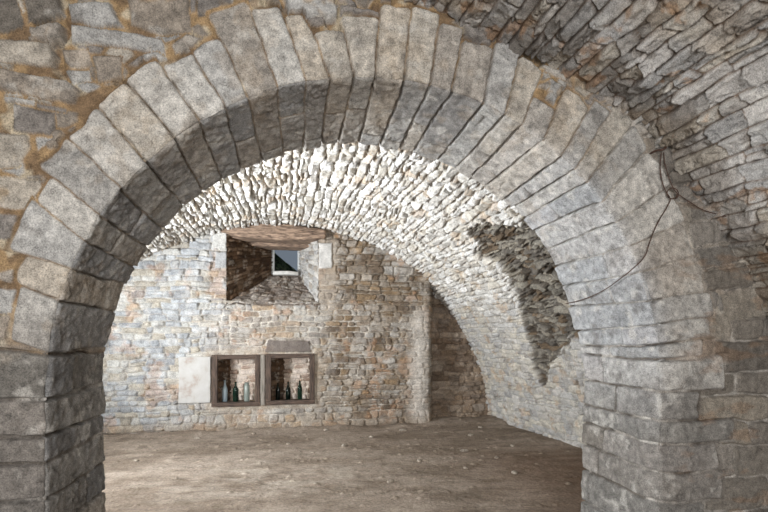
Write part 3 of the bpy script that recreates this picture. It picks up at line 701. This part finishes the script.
def bottle(px, top, h, r, mat, label, y=YB + .12, kind='wine'):
    X = ray(px) * y
    o = empty('glass_bottle', (X, y, .434)); tag(o, label, 'bottle', 'old bottles in the wall cupboard')
    if kind == 'wine': pr = [(0, .012), (r * .7, 0), (r * .95, .003), (r, .015), (r, h * .60), (r * .93, h * .66), (r * .6, h * .73), (r * .36, h * .79), (r * .32, h * .93), (r * .40, h * .935), (r * .40, h * .965), (r * .33, h * .97), (r * .33, h)]
    elif kind == 'slim': pr = [(0, .012), (r * .8, 0), (r, .012), (r, h * .5), (r * .9, h * .6), (r * .5, h * .76), (r * .34, h * .86), (r * .34, h * .94), (r * .44, h * .95), (r * .44, h)]
    else: pr = [(0, .01), (r * .85, 0), (r, .012), (r, h * .84), (r * .88, h * .88), (r * .72, h * .90), (r * .72, h * .93), (r * .82, h * .935), (r * .82, h)]
    top_ = pr[-1]; pr += [(top_[0] * .7, h), (top_[0] * .65, h * .93)]
    lathe('glass_body', pr, mat, o)
    if mat in (G_GREEN, G_BLK):
        c = lathe('cork', [(0, h * .955), (top_[0] * .62, h * .955), (top_[0] * .62, h + .006), (0, h + .006)], plain_mat('cork', (120, 90, 62), (150, 116, 84), 60), o, 12)
    return o
bottle(224.9, 380, .345, .046, G_BLUE, 'dusty bluish clear bottle, leftmost in the left cupboard frame', kind='slim')
bottle(235.7, 382, .315, .044, G_GREEN, 'dark green bottle between the two clear ones in the left frame')
bottle(246.8, 383.7, .300, .044, G_PALE, 'pale wide necked glass bottle at the right of the left frame', kind='jar')
bottle(277.9, 383, .285, .036, G_BLK, 'dark bottle standing leftmost in the right cupboard frame')
bottle(288.2, 381, .305, .039, G_BLK, 'dark bottle standing in the middle of the right cupboard frame', kind='slim')
bottle(299.8, 380, .320, .037, G_GREEN, 'dark green bottle standing rightmost in the right cupboard frame')

# ================================================================== 5  FLOOR
def build_floor():
    xs = np.arange(-3.75, 4.3, .0135); ys = np.concatenate([np.arange(-2.7, 3.0, .06), np.arange(3.0, 9.1, .0135)])
    X, Y = np.meshgrid(xs, ys, indexing='ij')
    H = .022 * fbm(X * .9, Y * .9, 3, 3) + .006 * fbm(X * 6, Y * 9, 4, 5, .6)
    f1, ed, vc, ox, oy = voro(X * 9, Y * 9, 9)
    cl = (vc > .91) * np.clip(1 - f1 / (.10 + .25 * np.mod(vc * 37, 1)), 0, 1); H += .016 * np.sqrt(np.clip(cl, 0, 1)) * .9
    f2, e2, vc2, _, _ = voro(X * 26, Y * 26, 19)
    cl2 = (vc2 > .91) * np.clip(1 - f2 / .35, 0, 1) * sstep(fbm(X * 1.4, Y * 1.4, 2, 29), -.3, .3); H += .009 * np.sqrt(cl2)
    H += .004 * fbm(X * 14, Y * 30, 3, 15)
    foot = sstep(Y, YB - .35, YB) * .03 * (1 + fbm(X * 3, Y, 2, 8)); H += foot
    c = mix(rgb(138, 125, 112) + X[..., None] * 0, rgb(162, 149, 136), sstep(fbm(X * 1.1, Y * 2.0, 4, 31, .6), -.25, .3))
    c = mix(c, rgb(180, 170, 158), np.exp(-(((X + .15) / 1.25) ** 2 + ((Y - 5.6) / .8) ** 2)) * sstep(fbm(X * 3, Y * 6, 4, 32, .6), -.3, .35) * .75)   # pool of window light painted into the earth colour
    c = mix(c, rgb(108, 95, 82), sstep(fbm(X * 5, Y * 8, 4, 33, .6), .12, .45) * .35)
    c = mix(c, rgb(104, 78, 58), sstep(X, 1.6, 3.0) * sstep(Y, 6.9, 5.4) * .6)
    c = mix(c, rgb(168, 156, 140), np.clip(cl * 3, 0, 1) * (np.mod(vc * 91, 1) > .6) * .7)
    c = mix(c, rgb(70, 56, 44), np.clip(cl2 * 3, 0, 1) * (np.mod(vc2 * 91, 1) > .5) * .6)
    co = np.stack([X, Y, H - .012], -1).reshape(-1, 3)
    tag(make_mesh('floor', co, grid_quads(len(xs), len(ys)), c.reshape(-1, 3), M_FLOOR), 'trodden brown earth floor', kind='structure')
    return lambda x, y: float(np.interp(y, ys, H[int(np.clip((x - xs[0]) / .0135, 0, len(xs) - 1))])) - .012
fh = build_floor()
# loose stones on the earth
m_ls = plain_mat('loose_stone', (112, 100, 88), (176, 166, 152), 30, .95, .5)
def stone_bm(r, seed):
    bm = bmesh.new(); bmesh.ops.create_icosphere(bm, subdivisions=3, radius=1)
    c = np.array([v.co[:] for v in bm.verts]); k = 1 + .28 * fbm(c[:, 0] * 1.3 + seed, c[:, 1] * 1.3 + c[:, 2] * 1.1, 3, seed) + .12 * facet(c[:, 0] * 2 + seed, c[:, 1] * 2 + c[:, 2], seed)
    rs = np.random.RandomState(seed); s = np.array([rs.uniform(.8, 1.3), rs.uniform(.6, .95), rs.uniform(.38, .6)]) * r
    for v, q, kk in zip(bm.verts, c, k): v.co = Vector(q * kk * s)
    return bm
spots = [(600, 402, 6.2)]
LS = [(2.35, 6.35, .05), (1.62, 5.9, .035), (2.05, 5.5, .03), (.85, 6.9, .04), (1.3, 7.4, .045), (2.8, 7.3, .04), (3.1, 6.5, .035), (-1.2, 7.9, .04), (-.4, 8.05, .035), (.35, 5.2, .03),
      (1.1, 5.1, .04), (2.5, 5.2, .035), (1.9, 7.9, .05), (.1, 7.2, .03), (-1.7, 6.6, .035), (2.6, 5.9, .028), (3.2, 7.9, .05), (.7, 8.1, .04)]
where = ['off to the right, the largest in front of the vault foot', 'near the middle of the cellar floor', 'in the right foreground of the cellar floor', 'in front of the cupboard wall, right of centre', 'halfway to the corner of the far wall',
         'by the foot of the right hand vault', 'close against the right hand vault', 'below the white slab', 'below the left cupboard frame', 'on the painted pool of light on the floor', 'beside the painted pool of light, to its right', 'by the foot of the right pier',
         'at the foot of the pale wall corner', 'under the right cupboard frame', 'beside the left pier', 'right of the middle, nearest the right pier', 'in the far right corner recess', 'at the foot of the brown far wall']
for i, (x, y, r) in enumerate(LS):
    bm = stone_bm(r, i + 3); o = obj_from_bm('loose_stone', bm, m_ls, None, (0, 0, 0), True)
    o.location = (x, y, fh(x, y) + r * .22); o.rotation_euler = (0, 0, i * 1.3)
    tag(o, 'small loose floor stone ' + where[i], 'stone', 'loose stones on the earth floor')

# ================================================================== 6  WIRE AND HOOK
def onwall(px, py, lift=.014):
    X, Z = at(px, py, Y0)
    s, w = to_sw(X, Z)
    if w > 0: return Vector((X, Y0 - lift, Z))
    lo, hi = Y0, Y0 + T
    for _ in range(40):
        m = .5 * (lo + hi); X, Z = at(px, py, m); s, w = to_sw(X, Z)
        if w < 0: lo = m
        else: hi = m
    X, Z = at(px, py, lo); n = Vector((CX - X, 0, (CZ - Z) if Z > CZ else 0)).normalized()
    return Vector((X, lo, Z)) + n * (lift + .045 * (lo - Y0) / T)
def tube(name, pts, r, parent, mat, loc):
    cu = bpy.data.curves.new(name, 'CURVE'); cu.dimensions = '3D'; sp = cu.splines.new('BEZIER'); sp.bezier_points.add(len(pts) - 1)
    for b, p in zip(sp.bezier_points, pts): b.co = p - Vector(loc); b.handle_left_type = b.handle_right_type = 'AUTO'
    cu.bevel_depth = r; cu.bevel_resolution = 3; cu.resolution_u = 8; tmp = bpy.data.objects.new(name, cu); COL.objects.link(tmp)
    dg = bpy.context.evaluated_depsgraph_get(); me = bpy.data.meshes.new_from_object(tmp.evaluated_get(dg)); bpy.data.objects.remove(tmp)
    me.materials.clear(); me.materials.append(mat); me.name = name
    o = bpy.data.objects.new(name, me); COL.objects.link(o); o.parent = parent; return o
cr3 = lambda L, l=.014: [onwall(560 + x / 2.327, 100 + y / 2.327, l) for x, y in L]
hk = onwall(659.5, 152, .0)
wr = empty('iron_wire', hk); tag(wr, 'thin rusty wire looped on a hook and trailing down across the arch', 'wire')
L_ = tuple(hk)
tube('wire_strand', cr3([(232, 124), (229, 150), (230, 172), (236, 200), (243, 216), (252, 232), (247, 246), (226, 282), (212, 312), (204, 334), (192, 366), (172, 392), (148, 412), (122, 432), (98, 446), (64, 460), (30, 468)]), .0028, wr, M_IRON, L_)
tube('wire_strand', cr3([(237, 124), (240, 150), (247, 176), (256, 200), (264, 214), (284, 230), (304, 243), (330, 258)]) + cr3([(352, 271)], .05) + cr3([(372, 285)], .10), .0026, wr, M_IRON, L_)
lp = []
for k in range(15):
    a = 2 * PI * k / 12; lp.append((256 + (11 + k * .25) * math.cos(a), 220 + (11 + k * .2) * math.sin(a)))
tube('wire_loop', cr3(lp, .018), .0028, wr, M_IRON, L_)
hkE = empty('iron_hook', hk); tag(hkE, 'short rusty iron hook holding the wire above the right haunch', 'hook')
tube('hook_shank', [hk + Vector((-.035, .03, 0.0)), hk + Vector((-.03, -.02, .0)), hk + Vector((-.01, -.04, .0)), hk + Vector((.01, -.035, .012)), hk + Vector((.02, -.02, .022))], .006, hkE, M_IRON, L_)

# ================================================================== 7  closing walls (out of sight)
plain_fn = rub_fn([(150, 144, 136), (138, 132, 124), (160, 154, 146)], (150, 136, 116), 61, (.12, .2), (.2, .5))
patch('wall_rear', (2.9, -2.58, -.05), (-2.85, -2.58, -.05), (-2.85, -2.58, 3.5), (2.9, -2.58, 3.5), .05, plain_fn, M_NEAR, kind='structure', label='rear wall of the near room with its doorway',
      mask=lambda P: ~((P[..., 0] > -1.7) & (P[..., 0] < .6) & (P[..., 2] < 2.5) & (P[..., 2] > .3)))

# ================================================================== 8  LIGHT
def area(name, loc, target, sx, sy, power, col):
    l = bpy.data.lights.new(name, 'AREA'); l.shape = 'RECTANGLE'; l.size = sx; l.size_y = sy; l.energy = power; l.color = col
    o = bpy.data.objects.new(name, l); COL.objects.link(o); o.location = loc
    o.rotation_euler = (Vector(target) - Vector(loc)).to_track_quat('-Z', 'Y').to_euler(); return o
area('daylight_near_door', (-.6, -2.45, 1.6), (.3, 2.5, 1.7), 1.6, 1.8, 265, (.985, .99, 1.0))
area('daylight_cellar_door', (-3.36, 4.85, 1.35), (-.4, 5.9, 4.0), .7, .9, 490, (.91, .955, 1.0))
W = bpy.data.worlds.new('sky'); sc.world = W; W.use_nodes = True
bg = W.node_tree.nodes['Background']; bg.inputs[0].default_value = (.62, .74, .9, 1); bg.inputs[1].default_value = .3

cam = bpy.data.cameras.new('camera'); co_ = bpy.data.objects.new('camera', cam); COL.objects.link(co_)
cam.sensor_width = 36; cam.lens = 24; cam.sensor_fit = 'HORIZONTAL'; cam.shift_y = (HZ - 256) / 768; cam.clip_start = .05
co_.location = (0, 0, EYE); co_.rotation_euler = (PI / 2, 0, -YAW); sc.camera = co_
sc.view_settings.view_transform = 'Standard'; sc.view_settings.look = 'None'; sc.view_settings.gamma = 1; sc.view_settings.use_curve_mapping = False
sc.view_settings.exposure = 0.0
